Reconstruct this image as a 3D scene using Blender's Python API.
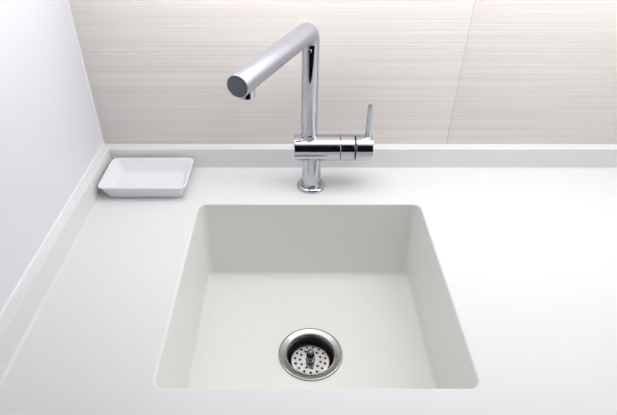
import bpy, bmesh, math, random
from mathutils import Vector, Matrix
random.seed(4)
S = bpy.context.scene
for o in list(bpy.data.objects):
    bpy.data.objects.remove(o, do_unlink=True)
C = S.collection

# ------------------------------------------------------------------ camera
cd = bpy.data.cameras.new('camera')
cam = bpy.data.objects.new('camera', cd); C.objects.link(cam)
cam.location = (0, 0, 0.564)
cam.rotation_euler = (math.radians(90 - 36.6), 0, 0)
cd.sensor_fit = 'HORIZONTAL'; cd.sensor_width = 36
cd.lens = 511 / 617 * 36
cd.shift_x = (308.5 - 294) / 617
cd.clip_start = 0.01
S.camera = cam

# ------------------------------------------------------------------ world (daylight outside the kitchen window)
W = bpy.data.worlds.new('world'); S.world = W
W.use_nodes = True
bg = W.node_tree.nodes['Background']
bg.inputs[0].default_value = (0.93, 0.96, 1.0, 1)
bg.inputs[1].default_value = 2.7
LAMP = 1.15            # strength of the ceiling light's diffuser
ULAMP = 3.35           # strength of the light under the wall cabinet

S.view_settings.view_transform = 'Standard'
S.view_settings.look = 'None'
S.view_settings.gamma = 1
S.view_settings.use_curve_mapping = False
S.view_settings.exposure = 0.17

# ------------------------------------------------------------------ materials
def mat(name, col, rough=0.5, metal=0.0, spec=0.5, coat=0.0, emit=0.0, emitcol=None):
    m = bpy.data.materials.new(name); m.use_nodes = True
    b = m.node_tree.nodes['Principled BSDF']
    b.inputs['Base Color'].default_value = (*col, 1)
    b.inputs['Roughness'].default_value = rough
    b.inputs['Metallic'].default_value = metal
    b.inputs['Specular IOR Level'].default_value = spec
    b.inputs['Coat Weight'].default_value = coat
    if emit:
        b.inputs['Emission Color'].default_value = (*(emitcol or col), 1)
        b.inputs['Emission Strength'].default_value = emit
    return m

def add_noise(m, scale, amount, mapscale=(1, 1, 1), detail=3, bump=0.0, dist=0.001):
    """slight colour mottling and optional fine relief, in object space"""
    nt = m.node_tree; b = nt.nodes['Principled BSDF']
    tc = nt.nodes.new('ShaderNodeTexCoord'); mp = nt.nodes.new('ShaderNodeMapping')
    mp.inputs['Scale'].default_value = mapscale
    nz = nt.nodes.new('ShaderNodeTexNoise')
    nz.inputs['Scale'].default_value = scale; nz.inputs['Detail'].default_value = detail
    nt.links.new(tc.outputs['Object'], mp.inputs[0]); nt.links.new(mp.outputs[0], nz.inputs['Vector'])
    col = b.inputs['Base Color'].default_value[:3]
    rp = nt.nodes.new('ShaderNodeMapRange')
    rp.inputs['To Min'].default_value = 1 - amount; rp.inputs['To Max'].default_value = 1 + amount
    nt.links.new(nz.outputs['Fac'], rp.inputs['Value'])
    vm = nt.nodes.new('ShaderNodeVectorMath'); vm.operation = 'SCALE'
    vm.inputs[0].default_value = col
    nt.links.new(rp.outputs[0], vm.inputs['Scale']); nt.links.new(vm.outputs[0], b.inputs['Base Color'])
    if bump:
        bp = nt.nodes.new('ShaderNodeBump'); bp.inputs['Strength'].default_value = bump
        bp.inputs['Distance'].default_value = dist
        nt.links.new(nz.outputs['Fac'], bp.inputs['Height']); nt.links.new(bp.outputs[0], b.inputs['Normal'])
    return m

M = {}
M['solid'] = add_noise(mat('white_solid_surface', (0.775, 0.775, 0.775), 0.36, spec=0.4), 30, 0.006)
M['basin'] = add_noise(mat('cream_solid_surface', (0.80, 0.805, 0.77), 0.38, spec=0.35), 25, 0.008)
M['panel'] = add_noise(mat('white_gloss_panel', (0.785, 0.795, 0.835), 0.3, spec=0.4), 6, 0.005)
M['silicone'] = add_noise(mat('white_silicone', (0.85, 0.84, 0.84), 0.4), 40, 0.01)
M['ceramic'] = add_noise(mat('white_ceramic', (0.85, 0.855, 0.865), 0.22, spec=0.5), 20, 0.008)
M['chrome'] = add_noise(mat('polished_chrome', (0.53, 0.545, 0.58), 0.05, metal=1), 8, 0.01)
M['satin'] = add_noise(mat('satin_chrome', (0.475, 0.48, 0.535), 0.36, metal=1), 8, 0.01)
M['steel_flange'] = add_noise(mat('brushed_steel_flange', (0.38, 0.375, 0.365), 0.26, metal=1), 60, 0.05)
M['steel'] = add_noise(mat('stainless_steel', (0.60, 0.595, 0.585), 0.16, metal=1), 60, 0.05)
M['steel_dark'] = add_noise(mat('dark_stainless_steel', (0.22, 0.215, 0.21), 0.18, metal=1), 60, 0.08)  # plain darker steel tone for the strainer knob
M['cap'] = add_noise(mat('grey_plastic_cap', (0.15, 0.175, 0.19), 0.45), 90, 0.06)
M['rubber'] = add_noise(mat('black_rubber', (0.012, 0.012, 0.014), 0.5), 60, 0.05)
M['pipe'] = add_noise(mat('dark_drain_pipe', (0.03, 0.03, 0.03), 0.5), 40, 0.1)
M['grout'] = add_noise(mat('beige_grout', (0.78, 0.73, 0.69), 0.9), 80, 0.05)
M['ceil'] = add_noise(mat('white_ceiling_paint', (0.86, 0.86, 0.90), 0.9), 12, 0.01)
M['wallpaint'] = add_noise(mat('pale_wall_paint', (0.72, 0.72, 0.74), 0.9), 12, 0.01)
M['dark'] = add_noise(mat('dark_lacquer_wall', (0.012, 0.010, 0.014), 0.55, spec=0.2), 5, 0.1, (1, 1, 8))
M['floor'] = add_noise(mat('dark_wood_floor', (0.03, 0.022, 0.018), 0.5, spec=0.3), 4, 0.25, (1, 9, 1))
M['cabinet'] = add_noise(mat('white_cabinet_front', (0.74, 0.74, 0.74), 0.35), 6, 0.01)
M['lamp'] = mat('lamp_diffuser', (0.9, 0.9, 0.9), 0.6, emit=LAMP, emitcol=(1.0, 0.985, 0.985))
M['ulamp'] = mat('cabinet_lamp_diffuser', (0.9, 0.9, 0.9), 0.6, emit=ULAMP, emitcol=(0.98, 0.98, 1.0))
M['lampframe'] = add_noise(mat('lamp_frame', (0.8, 0.8, 0.8), 0.4), 20, 0.01)

def glass():
    m = bpy.data.materials.new('window_glass'); m.use_nodes = True
    nt = m.node_tree; nt.nodes.clear()
    out = nt.nodes.new('ShaderNodeOutputMaterial'); mx = nt.nodes.new('ShaderNodeMixShader')
    t = nt.nodes.new('ShaderNodeBsdfTransparent'); g = nt.nodes.new('ShaderNodeBsdfGlossy')
    g.inputs['Roughness'].default_value = 0.02; mx.inputs[0].default_value = 0.06
    nt.links.new(t.outputs[0], mx.inputs[1]); nt.links.new(g.outputs[0], mx.inputs[2])
    nt.links.new(mx.outputs[0], out.inputs[0])
    return m
M['glass'] = glass()

def tile_material():
    """warm off-white ceramic with long fine horizontal ribs that fade in and out"""
    m = mat('ribbed_beige_tile', (0.66, 0.595, 0.545), 0.42, spec=0.4)
    nt = m.node_tree; b = nt.nodes['Principled BSDF']; L = nt.links.new
    tc = nt.nodes.new('ShaderNodeTexCoord')
    def noise(sc, scale, detail, rough=0.55):
        mp = nt.nodes.new('ShaderNodeMapping'); mp.inputs['Scale'].default_value = sc
        n = nt.nodes.new('ShaderNodeTexNoise'); n.inputs['Scale'].default_value = scale
        n.inputs['Detail'].default_value = detail; n.inputs['Roughness'].default_value = rough
        L(tc.outputs['Object'], mp.inputs[0]); L(mp.outputs[0], n.inputs['Vector'])
        return n.outputs['Fac']
    ribs = noise((1.8, 1, 290), 1.0, 3)
    broad = noise((0.9, 1, 45), 1.0, 2)
    patch = noise((3, 1, 14), 1.0, 2)
    mul = nt.nodes.new('ShaderNodeMath'); mul.operation = 'MULTIPLY'
    pr = nt.nodes.new('ShaderNodeMapRange'); pr.inputs['From Min'].default_value = 0.35; pr.inputs['From Max'].default_value = 0.65
    pr.inputs['To Min'].default_value = 0.45; pr.inputs['To Max'].default_value = 1.0
    L(patch, pr.inputs['Value']); L(ribs, mul.inputs[0]); L(pr.outputs[0], mul.inputs[1])
    add = nt.nodes.new('ShaderNodeMath'); add.operation = 'ADD'
    bs = nt.nodes.new('ShaderNodeMath'); bs.operation = 'MULTIPLY'; bs.inputs[1].default_value = 0.6
    L(broad, bs.inputs[0]); L(mul.outputs[0], add.inputs[0]); L(bs.outputs[0], add.inputs[1])
    bp = nt.nodes.new('ShaderNodeBump'); bp.inputs['Strength'].default_value = 0.55; bp.inputs['Distance'].default_value = 0.0022
    L(add.outputs[0], bp.inputs['Height']); L(bp.outputs[0], b.inputs['Normal'])
    cr = nt.nodes.new('ShaderNodeValToRGB')
    cr.color_ramp.elements[0].position = 0.36; cr.color_ramp.elements[0].color = (0.81, 0.755, 0.705, 1)
    cr.color_ramp.elements[1].position = 0.66; cr.color_ramp.elements[1].color = (0.895, 0.85, 0.805, 1)
    L(ribs, cr.inputs[0]); L(cr.outputs[0], b.inputs['Base Color'])
    return m
M['tile'] = tile_material()

# ------------------------------------------------------------------ helpers
def obj(name, bm, m, parent=None, smooth=False, angle=None, kind=None):
    me = bpy.data.meshes.new(name)
    bm.normal_update(); bm.to_mesh(me); bm.free()
    me.materials.append(m)
    o = bpy.data.objects.new(name, me); C.objects.link(o)
    if parent is not None: o.parent = parent
    if smooth:
        me.polygons.foreach_set('use_smooth', [True] * len(me.polygons))
        if angle: me.set_sharp_from_angle(angle=math.radians(angle))
    if kind: o['kind'] = kind
    return o

def thing(name, label, cat, loc=(0, 0, 0), group=None):
    o = bpy.data.objects.new(name, None); C.objects.link(o)
    o.empty_display_size = 0.03
    o.location = loc; o['label'] = label; o['category'] = cat
    if group: o['group'] = group
    return o

def box(bm, x0, x1, y0, y1, z0, z1):
    v = [bm.verts.new(p) for p in ((x0,y0,z0),(x1,y0,z0),(x1,y1,z0),(x0,y1,z0),(x0,y0,z1),(x1,y0,z1),(x1,y1,z1),(x0,y1,z1))]
    for f in ((3,2,1,0),(4,5,6,7),(0,1,5,4),(1,2,6,5),(2,3,7,6),(3,0,4,7)):
        bm.faces.new([v[i] for i in f])
    return bm

def boxobj(name, d, m, parent=None, bevel=0.0, kind=None, seg=2):
    bm = box(bmesh.new(), *d)
    if bevel:
        bmesh.ops.bevel(bm, geom=list(bm.edges), offset=bevel, segments=seg, profile=0.5, affect='EDGES')
    return obj(name, bm, m, parent, smooth=bool(bevel), angle=35 if bevel else None, kind=kind)

def rrect(x0, x1, y0, y1, r, n=8):
    """rounded rectangle outline, counter-clockwise"""
    pts = []
    for cx, cy, a0 in ((x1-r, y1-r, 0), (x0+r, y1-r, 90), (x0+r, y0+r, 180), (x1-r, y0+r, 270)):
        for i in range(n + 1):
            a = math.radians(a0 + 90 * i / n)
            pts.append((cx + r*math.cos(a), cy + r*math.sin(a)))
    return pts

def circle(cx, cy, r, n=48):
    return [(cx + r*math.cos(2*math.pi*i/n), cy + r*math.sin(2*math.pi*i/n)) for i in range(n)]

def ring(bm, pts, z):
    return [bm.verts.new((x, y, z)) for x, y in pts]

def bridge(bm, a, b):
    n = len(a)
    for i in range(n):
        j = (i + 1) % n
        bm.faces.new((a[i], a[j], b[j], b[i]))

def loop_edges(bm, vs):
    out = []
    for i in range(len(vs)):
        e = bm.edges.get((vs[i], vs[(i+1) % len(vs)]))
        out.append(e or bm.edges.new((vs[i], vs[(i+1) % len(vs)])))
    return out

def fill(bm, loops, normal=(0, 0, 1)):
    es = []
    for l in loops: es += loop_edges(bm, l)
    r = bmesh.ops.triangle_fill(bm, use_beauty=True, use_dissolve=False, edges=es, normal=normal)
    return [g for g in r['geom'] if isinstance(g, bmesh.types.BMFace)]

def lathe(bm, prof, origin=(0, 0, 0), axis='Z', n=48, cap0=True, cap1=True):
    """revolve (radius, height) profile"""
    o = Vector(origin)
    if isinstance(axis, str):
        ax = {'X': Vector((1,0,0)), 'Y': Vector((0,1,0)), 'Z': Vector((0,0,1))}[axis]
    else: ax = Vector(axis).normalized()
    u = ax.orthogonal().normalized(); w = ax.cross(u)
    rings = []
    full = []                       # support rings keep the shading of long straight stretches flat
    for i, p in enumerate(prof):
        if i:
            q = prof[i-1]; ln = math.hypot(p[0]-q[0], p[1]-q[1])
            if ln > 0.005:
                for t in (0.0006/ln, 0.0014/ln, 1 - 0.0014/ln, 1 - 0.0006/ln):
                    full.append((q[0] + (p[0]-q[0])*t, q[1] + (p[1]-q[1])*t))
        full.append(p)
    for r, h in full:
        rings.append([bm.verts.new(o + ax*h + (u*math.cos(2*math.pi*i/n) + w*math.sin(2*math.pi*i/n))*r) for i in range(n)])
    for a, b in zip(rings, rings[1:]): bridge(bm, a, b)
    if cap0: bm.faces.new(list(reversed(rings[0])))
    if cap1: bm.faces.new(rings[-1])
    return rings

def sweep(bm, path, radii, n=40, cap=True):
    """tube along a polyline that lies in one plane, mitred at each point"""
    path = [Vector(p) for p in path]
    nrm = None
    rings = []
    for i, p in enumerate(path):
        t = (path[min(i+1, len(path)-1)] - path[max(i-1, 0)]).normalized()
        if nrm is None: nrm = t.orthogonal().normalized()
        nrm = (nrm - t*nrm.dot(t)).normalized(); bi = t.cross(nrm)
        rings.append([bm.verts.new(p + (nrm*math.cos(2*math.pi*k/n) + bi*math.sin(2*math.pi*k/n))*radii[i]) for k in range(n)])
    for a, b in zip(rings, rings[1:]): bridge(bm, a, b)
    if cap:
        bm.faces.new(list(reversed(rings[0]))); bm.faces.new(rings[-1])
    return rings

# ------------------------------------------------------------------ measures (metres; worktop surface is z = 0)
XL, YB = -0.390, 0.9166            # side panel, tile face
XR, YF = 1.65, -0.80               # far right wall, wall opposite
ZF, ZC = -0.90, 1.50
UF, UL, UH = 0.8955, -0.3725, 0.0451     # upstand fronts and height
SX0, SX1, SY0, SY1, SZ = -0.1765, 0.2345, 0.380, 0.7698, -0.1792   # sink
CX, CY = 0.029, 0.569              # drain

# ------------------------------------------------------------------ the room
T = 0.08
wb = boxobj('wall_back', (XL - T, XR + T, YB + 0.0014, YB + 0.0014 + T, ZF - T, ZC + T), M['grout'], kind='structure')
boxobj('wall_left', (XL - T, XL, YF, YB + 0.010, ZF, ZC), M['panel'], kind='structure')
boxobj('wall_front', (XL - T, XR + T, YF - T, YF, ZF - T, ZC + T), M['dark'], kind='structure')
boxobj('floor', (XL - T, XR + T, YF, YB + 0.010, ZF - T, ZF), M['floor'], kind='structure')
boxobj('ceiling', (XL - T, XR + T, YF, YB + 0.010, ZC, ZC + T), M['ceil'], kind='structure')
# right wall with a window opening
wy0, wy1, wz0, wz1 = -0.35, 0.60, 0.15, 1.25
bm = bmesh.new()
box(bm, XR, XR + T, YF, wy0, ZF, ZC); box(bm, XR, XR + T, wy1, YB + 0.010, ZF, ZC)
box(bm, XR, XR + T, wy0, wy1, ZF, wz0); box(bm, XR, XR + T, wy0, wy1, wz1, ZC)
obj('wall_right', bm, M['wallpaint'], kind='structure')
bm = bmesh.new(); fw = 0.04
for d in ((wy0, wy0+fw, wz0, wz1), (wy1-fw, wy1, wz0, wz1), (wy0+fw, wy1-fw, wz0, wz0+fw), (wy0+fw, wy1-fw, wz1-fw, wz1)):
    box(bm, XR + 0.02, XR + 0.06, *d)
win = obj('window_1', bm, M['lampframe'], kind='structure')
boxobj('pane', (XR + 0.038, XR + 0.042, wy0 + fw, wy1 - fw, wz0 + fw, wz1 - fw), M['glass'], win)

# tiles: 70 x 40 cm, narrow open joints
tw, th, g = 0.7005, 0.40, 0.0007
z0 = UH - 0.003
first = None
x = XL + 0.0005
row = 0
while z0 < ZC - 0.02:
    x = XL + 0.0005; z1 = min(z0 + th, ZC)
    while x < XR - 0.02:
        x1 = min(x + tw, XR)
        boxobj('tile', (x + g/2, x1 - g/2, YB, YB + 0.0016, z0 + g/2, z1 - g/2), M['tile'], wb, bevel=0.0006)
        x = x1
    z0 = z1

# white bead in the corner between side panel and tiles
bm = bmesh.new()
v0 = [bm.verts.new((px, py, UH)) for px, py in ((XL, YB - 0.003), (XL + 0.0010, YB - 0.0015), (XL + 0.0024, YB), (XL, YB))]
v1 = [bm.verts.new((v.co.x, v.co.y, ZC)) for v in v0]
bridge(bm, v0, v1); bm.faces.new(list(reversed(v0))); bm.faces.new(v1)
obj('trim_1', bm, M['silicone'], kind='structure')
# white bead where the side panel meets the upstand
bm = bmesh.new()
v0 = [bm.verts.new((px, 0.30, pz)) for px, pz in ((XL, UH), (XL + 0.0034, UH), (XL + 0.0030, UH + 0.0016), (XL + 0.0016, UH + 0.0030), (XL, UH + 0.0034))]
v1 = [bm.verts.new((v.co.x, YB, v.co.z)) for v in v0]
bridge(bm, v0, v1); bm.faces.new(list(reversed(v0))); bm.faces.new(v1)
bmesh.ops.recalc_face_normals(bm, faces=bm.faces)
obj('trim_2', bm, M['silicone'], kind='structure')

# ------------------------------------------------------------------ ceiling lamp
lx, ly = 0.55, 0.10
lamp = thing('ceiling_light', 'large flat white ceiling light panel above the kitchen', 'ceiling light', (lx, ly, ZC))
hw, hd = 0.80, 0.30
bm = bmesh.new()
for d in ((-hw, hw, -hd, -hd+0.02), (-hw, hw, hd-0.02, hd), (-hw, -hw+0.02, -hd+0.02, hd-0.02), (hw-0.02, hw, -hd+0.02, hd-0.02)):
    box(bm, *d, -0.035, 0)
obj('frame', bm, M['lampframe'], lamp)
boxobj('diffuser', (-hw+0.02, hw-0.02, -hd+0.02, hd-0.02, -0.028, -0.018), M['lamp'], lamp)

# ------------------------------------------------------------------ wall cabinet with a light set into its underside (above the picture)
wc = thing('wall_cabinet', 'white wall cabinet hung above the tap and worktop', 'cabinet', (0, 0, 0.56))
WX0, WX1, WY0, WY1 = XL + 0.004, XR - 0.004, 0.58, YB - 0.004
boxobj('body', (WX0, WX1, WY0 + 0.02, WY1, 0.0, 0.74), M['cabinet'], wc)
ndw = 4; dww = (WX1 - WX0) / ndw
for i in range(ndw):
    boxobj('door', (WX0 + i*dww + 0.002, WX0 + (i+1)*dww - 0.002, WY0, WY0 + 0.019, 0.0, 0.74), M['cabinet'], wc, bevel=0.001)
ul = thing('cabinet_light', 'flat white light panel under the wall cabinet', 'light', (0.28, 0.735, 0.559))
uw, ud = 0.62, 0.14
bm = bmesh.new()
for dd in ((-uw, uw, -ud, -ud+0.01), (-uw, uw, ud-0.01, ud), (-uw, -uw+0.01, -ud+0.01, ud-0.01), (uw-0.01, uw, -ud+0.01, ud-0.01)):
    box(bm, *dd, -0.016, 0)
obj('frame', bm, M['lampframe'], ul)
boxobj('diffuser', (-uw+0.01, uw-0.01, -ud+0.01, ud-0.01, -0.013, -0.004), M['ulamp'], ul)

# ------------------------------------------------------------------ worktop
wt = thing('worktop', 'white solid-surface kitchen worktop with upstands along the tiles and side panel', 'worktop', (0, 0, 0))
er = 0.0035                        # rounded edge of the sink opening belongs to the basin
hole = rrect(SX0 - er, SX1 + er, SY0 - er, SY1 + er, 0.014 + er)
bm = bmesh.new()
outer = [(XL, 0.30), (XR, 0.30), (XR, YB), (XL, YB)]
a = ring(bm, outer, 0); b = ring(bm, hole, 0)
fs = fill(bm, [a, b])
a2 = ring(bm, outer, -0.04); b2 = ring(bm, hole, -0.012)
bridge(bm, a2, a); bridge(bm, b, b2)
bmesh.ops.recalc_face_normals(bm, faces=bm.faces)
obj('slab', bm, M['solid'], wt)

# upstand profile: small cove at the foot, eased upper edge; d = distance from wall, h = height
prof = []
dmax = YB - UF
prof.append((dmax + 0.004, 0.0))
for k in range(1, 6):
    an = math.radians(90 * k / 5)
    prof.append((dmax + 0.004 - 0.004*math.sin(an), 0.004 - 0.004*math.cos(an)))
for k in range(0, 6):
    an = math.radians(90 * k / 5)
    prof.append((dmax - 0.0018 + 0.0018*math.cos(an), UH - 0.0018 + 0.0018*math.sin(an)))
prof += [(0.0, UH), (0.0, 0.0)]
def extrude_profile(name, fn0, fn1):
    bm = bmesh.new()
    a = [bm.verts.new(fn0(d, h)) for d, h in prof]; b = [bm.verts.new(fn1(d, h)) for d, h in prof]
    bridge(bm, a, b); bm.faces.new(a); bm.faces.new(list(reversed(b)))
    bmesh.ops.recalc_face_normals(bm, faces=bm.faces)
    return obj(name, bm, M['solid'], wt, smooth=True, angle=40)
k = (UL - XL) / dmax
extrude_profile('back_upstand', lambda d, h: (XL, YB - d, h), lambda d, h: (XR, YB - d, h))
extrude_profile('side_upstand', lambda d, h: (XL + d*k, 0.30, h), lambda d, h: (XL + d*k, UF + 0.001, h))

# base units that carry the worktop (below the picture)
bc = thing('base_cabinet', 'white base cabinet under the worktop and sink', 'cabinet', (0, 0, ZF))
bm = bmesh.new()
box(bm, XL + 0.004, XL + 0.018, 0.34, YB - 0.004, 0.10, 0.86); box(bm, XR - 0.018, XR - 0.004, 0.34, YB - 0.004, 0.10, 0.86)
box(bm, XL + 0.018, XR - 0.018, YB - 0.014, YB - 0.004, 0.10, 0.86); box(bm, XL + 0.018, XR - 0.018, 0.34, YB - 0.01, 0.10, 0.118)
box(bm, XL + 0.03, XR - 0.03, 0.40, 0.418, 0, 0.10)
obj('body', bm, M['cabinet'], bc)
nd = 4; dw = (XR - XL - 0.008) / nd
for i in range(nd):
    boxobj('door', (XL + 0.004 + i*dw + 0.002, XL + 0.004 + (i+1)*dw - 0.002, 0.32, 0.339, 0.105, 0.85), M['cabinet'], bc, bevel=0.001)

# ------------------------------------------------------------------ sink
sk = thing('sink', 'square off-white sink basin sunk into the worktop below the tap', 'sink', (CX, 0.575, SZ))
bm = bmesh.new()
FR = 0.055                          # drain flange
cr_, fr_ = 0.014, 0.008
ox, oy = -CX, -0.575
def sl(off, z, rc):                 # one basin loop, off = outward offset
    return ring(bm, [(px + ox, py + oy) for px, py in rrect(SX0 - off, SX1 + off, SY0 - off, SY1 + off, max(rc, 0.001))], z - SZ)
loops = []
for kk in range(0, 7):
    an = math.radians(90 * kk / 6)
    loops.append(sl(er - er*math.sin(an), -er + er*math.cos(an), cr_ + er - er*math.sin(an)))
for kk in range(0, 8):
    an = math.radians(90 * kk / 7)
    loops.append(sl(-fr_ + fr_*math.cos(an), SZ + fr_ - fr_*math.sin(an), cr_ - (fr_ - fr_*math.cos(an))))
for p, q in zip(loops, loops[1:]): bridge(bm, p, q)
dl = ring(bm, [(px + ox, py + oy) for px, py in circle(CX, CY, 0.050, 64)], 0.0)
fill(bm, [loops[-1], dl])
bmesh.ops.recalc_face_normals(bm, faces=bm.faces)
fl = [f for f in bm.faces if abs(f.normal.z) > 0.99 and f.calc_center_median().z < 0.001]
if fl and fl[0].normal.z < 0: bmesh.ops.reverse_faces(bm, faces=bm.faces)
obj('basin', bm, M['basin'], sk, smooth=True, angle=25)
# steel waste: flange, throat, dark pipe
c0 = (CX + ox, CY + oy, 0)
bm = bmesh.new()
lathe(bm, [(0.0563, 0.0), (0.0561, 0.0016), (0.0548, 0.0026), (0.0530, 0.0027), (0.0462, 0.0008), (0.0452, 0.0004),
           (0.0446, 0.0018), (0.0434, 0.0020), (0.0422, 0.0010), (0.0414, -0.0012), (0.0410, -0.0040)],
      c0, n=64, cap0=False, cap1=False)
bmesh.ops.recalc_face_normals(bm, faces=bm.faces)
obj('drain_flange', bm, M['steel_flange'], sk, smooth=True, angle=50)
bm = bmesh.new()
lathe(bm, [(0.0410, -0.0040), (0.0405, -0.040), (0.030, -0.050), (0.022, -0.052), (0.021, -0.12)], c0, n=48, cap0=False, cap1=True)
obj('drain_pipe', bm, M['pipe'], sk, smooth=True)

# ------------------------------------------------------------------ strainer basket
BZ = -0.0165
sb = thing('strainer_basket', 'perforated steel strainer basket with centre knob sitting in the sink drain', 'strainer', (CX, CY, SZ + BZ))
bm = bmesh.new()
PR = 0.0352
outl = ring(bm, circle(0, 0, PR - 0.003, 64), 0.0)
holes = []
hs = []
for n_, rr, ph in ((15, 0.0272, 0.1), (11, 0.0185, 0.3)):
    for i in range(n_):
        an = 2*math.pi*i/n_ + ph
        hs.append((rr*math.cos(an), rr*math.sin(an)))
for hx, hy in hs:
    holes.append(ring(bm, circle(hx, hy, 0.0024, 14), 0.0))
fill(bm, [outl] + holes)
for hl in holes:
    lo = [bm.verts.new((v.co.x, v.co.y, -0.0012)) for v in hl]; bridge(bm, hl, lo)
rim1 = ring(bm, circle(0, 0, PR - 0.0008, 64), -0.0006); bridge(bm, outl, rim1)
rim2 = ring(bm, circle(0, 0, PR, 64), -0.0025); bridge(bm, rim1, rim2)
rim3 = ring(bm, circle(0, 0, PR, 64), -0.0150); bridge(bm, rim2, rim3)
bmesh.ops.recalc_face_normals(bm, faces=bm.faces)
fl = max(bm.faces, key=lambda f: abs(f.normal.z) * (1 if abs(f.calc_center_median().z) < 1e-5 else 0))
if fl.normal.z < 0: bmesh.ops.reverse_faces(bm, faces=bm.faces)
obj('strainer_plate', bm, M['steel'], sb, smooth=True, angle=30)
bm = bmesh.new()
lathe(bm, [(0.0085, 0.0), (0.0080, 0.0010), (0.0050, 0.0018), (0.0046, 0.0035), (0.0060, 0.0060), (0.0076, 0.0100), (0.0078, 0.0125),
           (0.0066, 0.0165), (0.0058, 0.0200), (0.0052, 0.0222), (0.0036, 0.0238), (0.0014, 0.0244)], (0, 0, 0), n=32)
obj('knob', bm, M['steel_dark'], sb, smooth=True, angle=50)
bm = bmesh.new()
lathe(bm, [(PR - 0.0005, -0.0200), (PR + 0.0046, -0.0185), (PR + 0.0050, -0.0160), (PR - 0.0005, -0.0140)], (0, 0, 0), n=64, cap0=False, cap1=False)
obj('seal', bm, M['rubber'], sb, smooth=True)

# ------------------------------------------------------------------ mixer tap
FX, FY = 0.0334, 0.830             # stem
PX = 0.0274                        # spout pole
tap = thing('mixer_tap', 'chrome single-lever kitchen mixer tap with angular swivel spout behind the sink', 'tap', (FX, FY, 0))
def P(x, y, z): return (x - FX, y - FY, z)
bm = bmesh.new()
lathe(bm, [(0.0272, 0.0), (0.0276, 0.0012), (0.0274, 0.0040), (0.0262, 0.0062), (0.0238, 0.0076), (0.0212, 0.0082), (0.0196, 0.0074), (0.0186, 0.0074)], (0,0,0), n=64)
obj('base_flange', bm, M['chrome'], tap, smooth=True, angle=60)
bm = bmesh.new()
lathe(bm, [(0.0182, 0.006), (0.0182, 0.0095), (0.0178, 0.0100), (0.0178, 0.078)], (0,0,0), n=56)
obj('stem', bm, M['chrome'], tap, smooth=True, angle=50)
BZc, BR = 0.0868, 0.0246
def seg(name, x0, x1, r, m=M['chrome'], e=0.0012, parent=tap):
    bm = bmesh.new()
    p = [(r - e, 0)] + [(r - e + e*math.sin(math.radians(a)), e - e*math.cos(math.radians(a))) for a in (30, 60, 90)]
    L_ = x1 - x0
    p += [(r - e + e*math.sin(math.radians(a)), L_ - e + e*math.cos(math.radians(a))) for a in (90, 60, 30)] + [(r - e, L_)]
    lathe(bm, p, P(x0, FY, BZc), 'X', n=72)
    return obj(name, bm, m, parent, smooth=True, angle=60)
seg('valve_body', 0.0, 0.0852, BR, e=0.0016)
seg('cartridge_housing', 0.0856, 0.1107, BR, e=0.0006)
seg('groove_ring', 0.1103, 0.1135, BR - 0.0022, M['rubber'], e=0.0004)
hub = seg('lever_hub', 0.1133, 0.1446, BR - 0.0006, e=0.0012)
bm = bmesh.new()
hx = 0.1362
lathe(bm, [(0.0057, 0.0), (0.0057, 0.014), (0.0053, 0.030), (0.0046, 0.060), (0.0045, 0.0650), (0.0039, 0.0662), (0.0022, 0.0666)],
      P(hx, FY, BZc + BR - 0.006), Vector((-0.012, 0.05, 1)), n=28)
obj('lever', bm, M['chrome'], tap, smooth=True, angle=50)
# spout: pole, then elbow and arm as one bent tube, then the pull-out head
AZ = 0.3035
R = 0.0146
RA = 0.0162                         # the arm is a little thicker than the pole
end = Vector((-0.0743, 0.6287, 0.293)); top = Vector((PX, FY, AZ))
d = (end - top); Ltot = d.length; d.normalize()
br = 0.0205
path, rad = [], []
bm = bmesh.new()
zj = AZ - br - 0.0005                # joint between pole and bent arm
lathe(bm, [(R + 0.0006, 0.100), (R + 0.0006, 0.1165), (R, 0.1180), (R, zj - 0.0010), (R - 0.0003, zj - 0.0004)], P(PX, FY, 0), 'Z', n=56)
obj('spout_pole', bm, M['chrome'], tap, smooth=True, angle=40)
path.append(Vector((PX, FY, zj - 0.0004))); rad.append(R)
for kk in range(0, 15):
    t_ = kk / 14
    p0, p1, p2 = top - Vector((0, 0, br)), top, top + d*br
    c_ = 0.56                       # rounded elbow
    q1, q2 = p0.lerp(p1, c_), p2.lerp(p1, c_)
    path.append(p0*(1-t_)**3 + q1*3*t_*(1-t_)**2 + q2*3*t_**2*(1-t_) + p2*t_**3); rad.append(R + (RA - R)*min(1, t_*1.15))
Ls = Ltot * 0.43                    # seam between arm and pull-out head
for t_ in (br + 0.001, br + 0.002, Ls - 0.002, Ls - 0.001, Ls - 0.0003):
    path.append(top + d*t_); rad.append(RA)
path.append(top + d*(Ls - 0.0001)); rad.append(RA - 0.0003)
path = [p - Vector((FX, FY, 0)) for p in path]
bm = bmesh.new(); sweep(bm, path, rad, n=56)
obj('spout_arm', bm, M['satin'], tap, smooth=True, angle=40)
o0 = top - Vector((FX, FY, 0))
bm = bmesh.new(); HR = RA
lathe(bm, [(HR - 0.0003, Ls + 0.0001), (HR, Ls + 0.0003), (HR, Ltot - 0.0012), (HR - 0.0003, Ltot - 0.0004), (HR - 0.0010, Ltot), (HR - 0.0014, Ltot - 0.0004), (HR - 0.0014, Ltot - 0.003)], o0, d, n=56)
head = obj('spray_head', bm, M['satin'], tap, smooth=True, angle=40)
bm = bmesh.new()
lathe(bm, [(HR - 0.0015, Ltot - 0.002), (HR - 0.0015, Ltot - 0.0006), (HR - 0.0022, Ltot - 0.0001), (0.004, Ltot)], o0, d, n=48)
obj('end_cap', bm, M['cap'], tap, smooth=True, angle=40)
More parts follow.
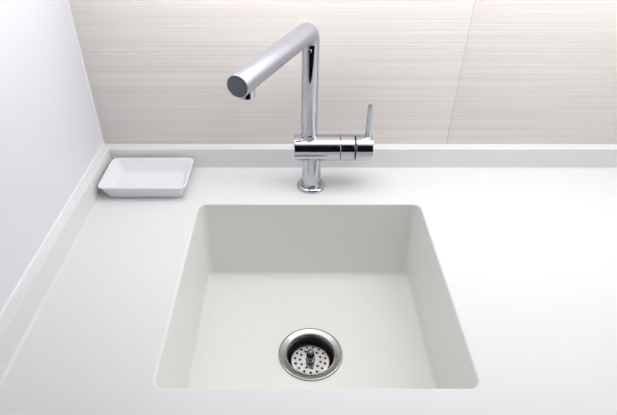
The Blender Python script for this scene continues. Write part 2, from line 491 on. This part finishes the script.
# outlet under the head
nb = o0 + d*(Ltot - 0.0230)
bm = bmesh.new()
lathe(bm, [(0.0112, -0.004), (0.0112, -0.0235), (0.0108, -0.0245), (0.0098, -0.0245), (0.0094, -0.0220)], nb, 'Z', n=40)
bmesh.ops.recalc_face_normals(bm, faces=bm.faces)
oz = obj('outlet', bm, M['chrome'], tap, smooth=True, angle=40)
bm = bmesh.new()
lathe(bm, [(0.0093, -0.0210), (0.0093, -0.0224), (0.003, -0.0228)], nb, 'Z', n=32)
bmesh.ops.recalc_face_normals(bm, faces=bm.faces)
obj('aerator', bm, M['rubber'], oz, smooth=True, angle=40)
# small fixing screw on the pole, below the elbow
sc = Vector((PX - FX - 0.0008, 0, 0.2735)); sd = Vector((-0.08, -1, 0.0)).normalized()
bm = bmesh.new()
lathe(bm, [(0.0033, R - 0.0012), (0.0033, R + 0.0004), (0.0029, R + 0.0008), (0.0014, R + 0.0008), (0.0012, R + 0.0001)], sc, sd, n=24)
obj('screw', bm, M['steel'], tap, smooth=True, angle=40)

# ------------------------------------------------------------------ soap dish
tx0, tx1, ty0, ty1, tz = -0.3655, -0.2008, 0.7780, 0.8870, 0.0310
mx_, my_ = (tx0 + tx1)/2, (ty0 + ty1)/2
dish = thing('soap_dish', 'shallow rectangular white ceramic soap dish in the corner of the worktop', 'soap dish', (mx_, my_, 0))
bm = bmesh.new()
def tl(inset, z, r):
    return ring(bm, [(px - mx_, py - my_) for px, py in rrect(tx0 + inset, tx1 - inset, ty0 + inset, ty1 - inset, r, 6)], z)
pr = [(0.0150, 0.0, 0.010), (0.0118, 0.0008, 0.012), (0.0105, 0.0030, 0.012), (0.0035, 0.0240, 0.012), (0.0, 0.0285, 0.013), (0.0002, 0.0302, 0.013), (0.0012, tz, 0.013),
      (0.0028, tz, 0.010), (0.0040, 0.0298, 0.010), (0.0060, 0.0250, 0.011), (0.0130, 0.0085, 0.012), (0.0155, 0.0058, 0.012), (0.0200, 0.0048, 0.010)]
ls = [tl(*p) for p in pr]
for p, q in zip(ls, ls[1:]): bridge(bm, p, q)
bm.faces.new(list(reversed(ls[0]))); bm.faces.new(ls[-1])
bmesh.ops.recalc_face_normals(bm, faces=bm.faces)
obj('dish', bm, M['ceramic'], dish, smooth=True, angle=50)
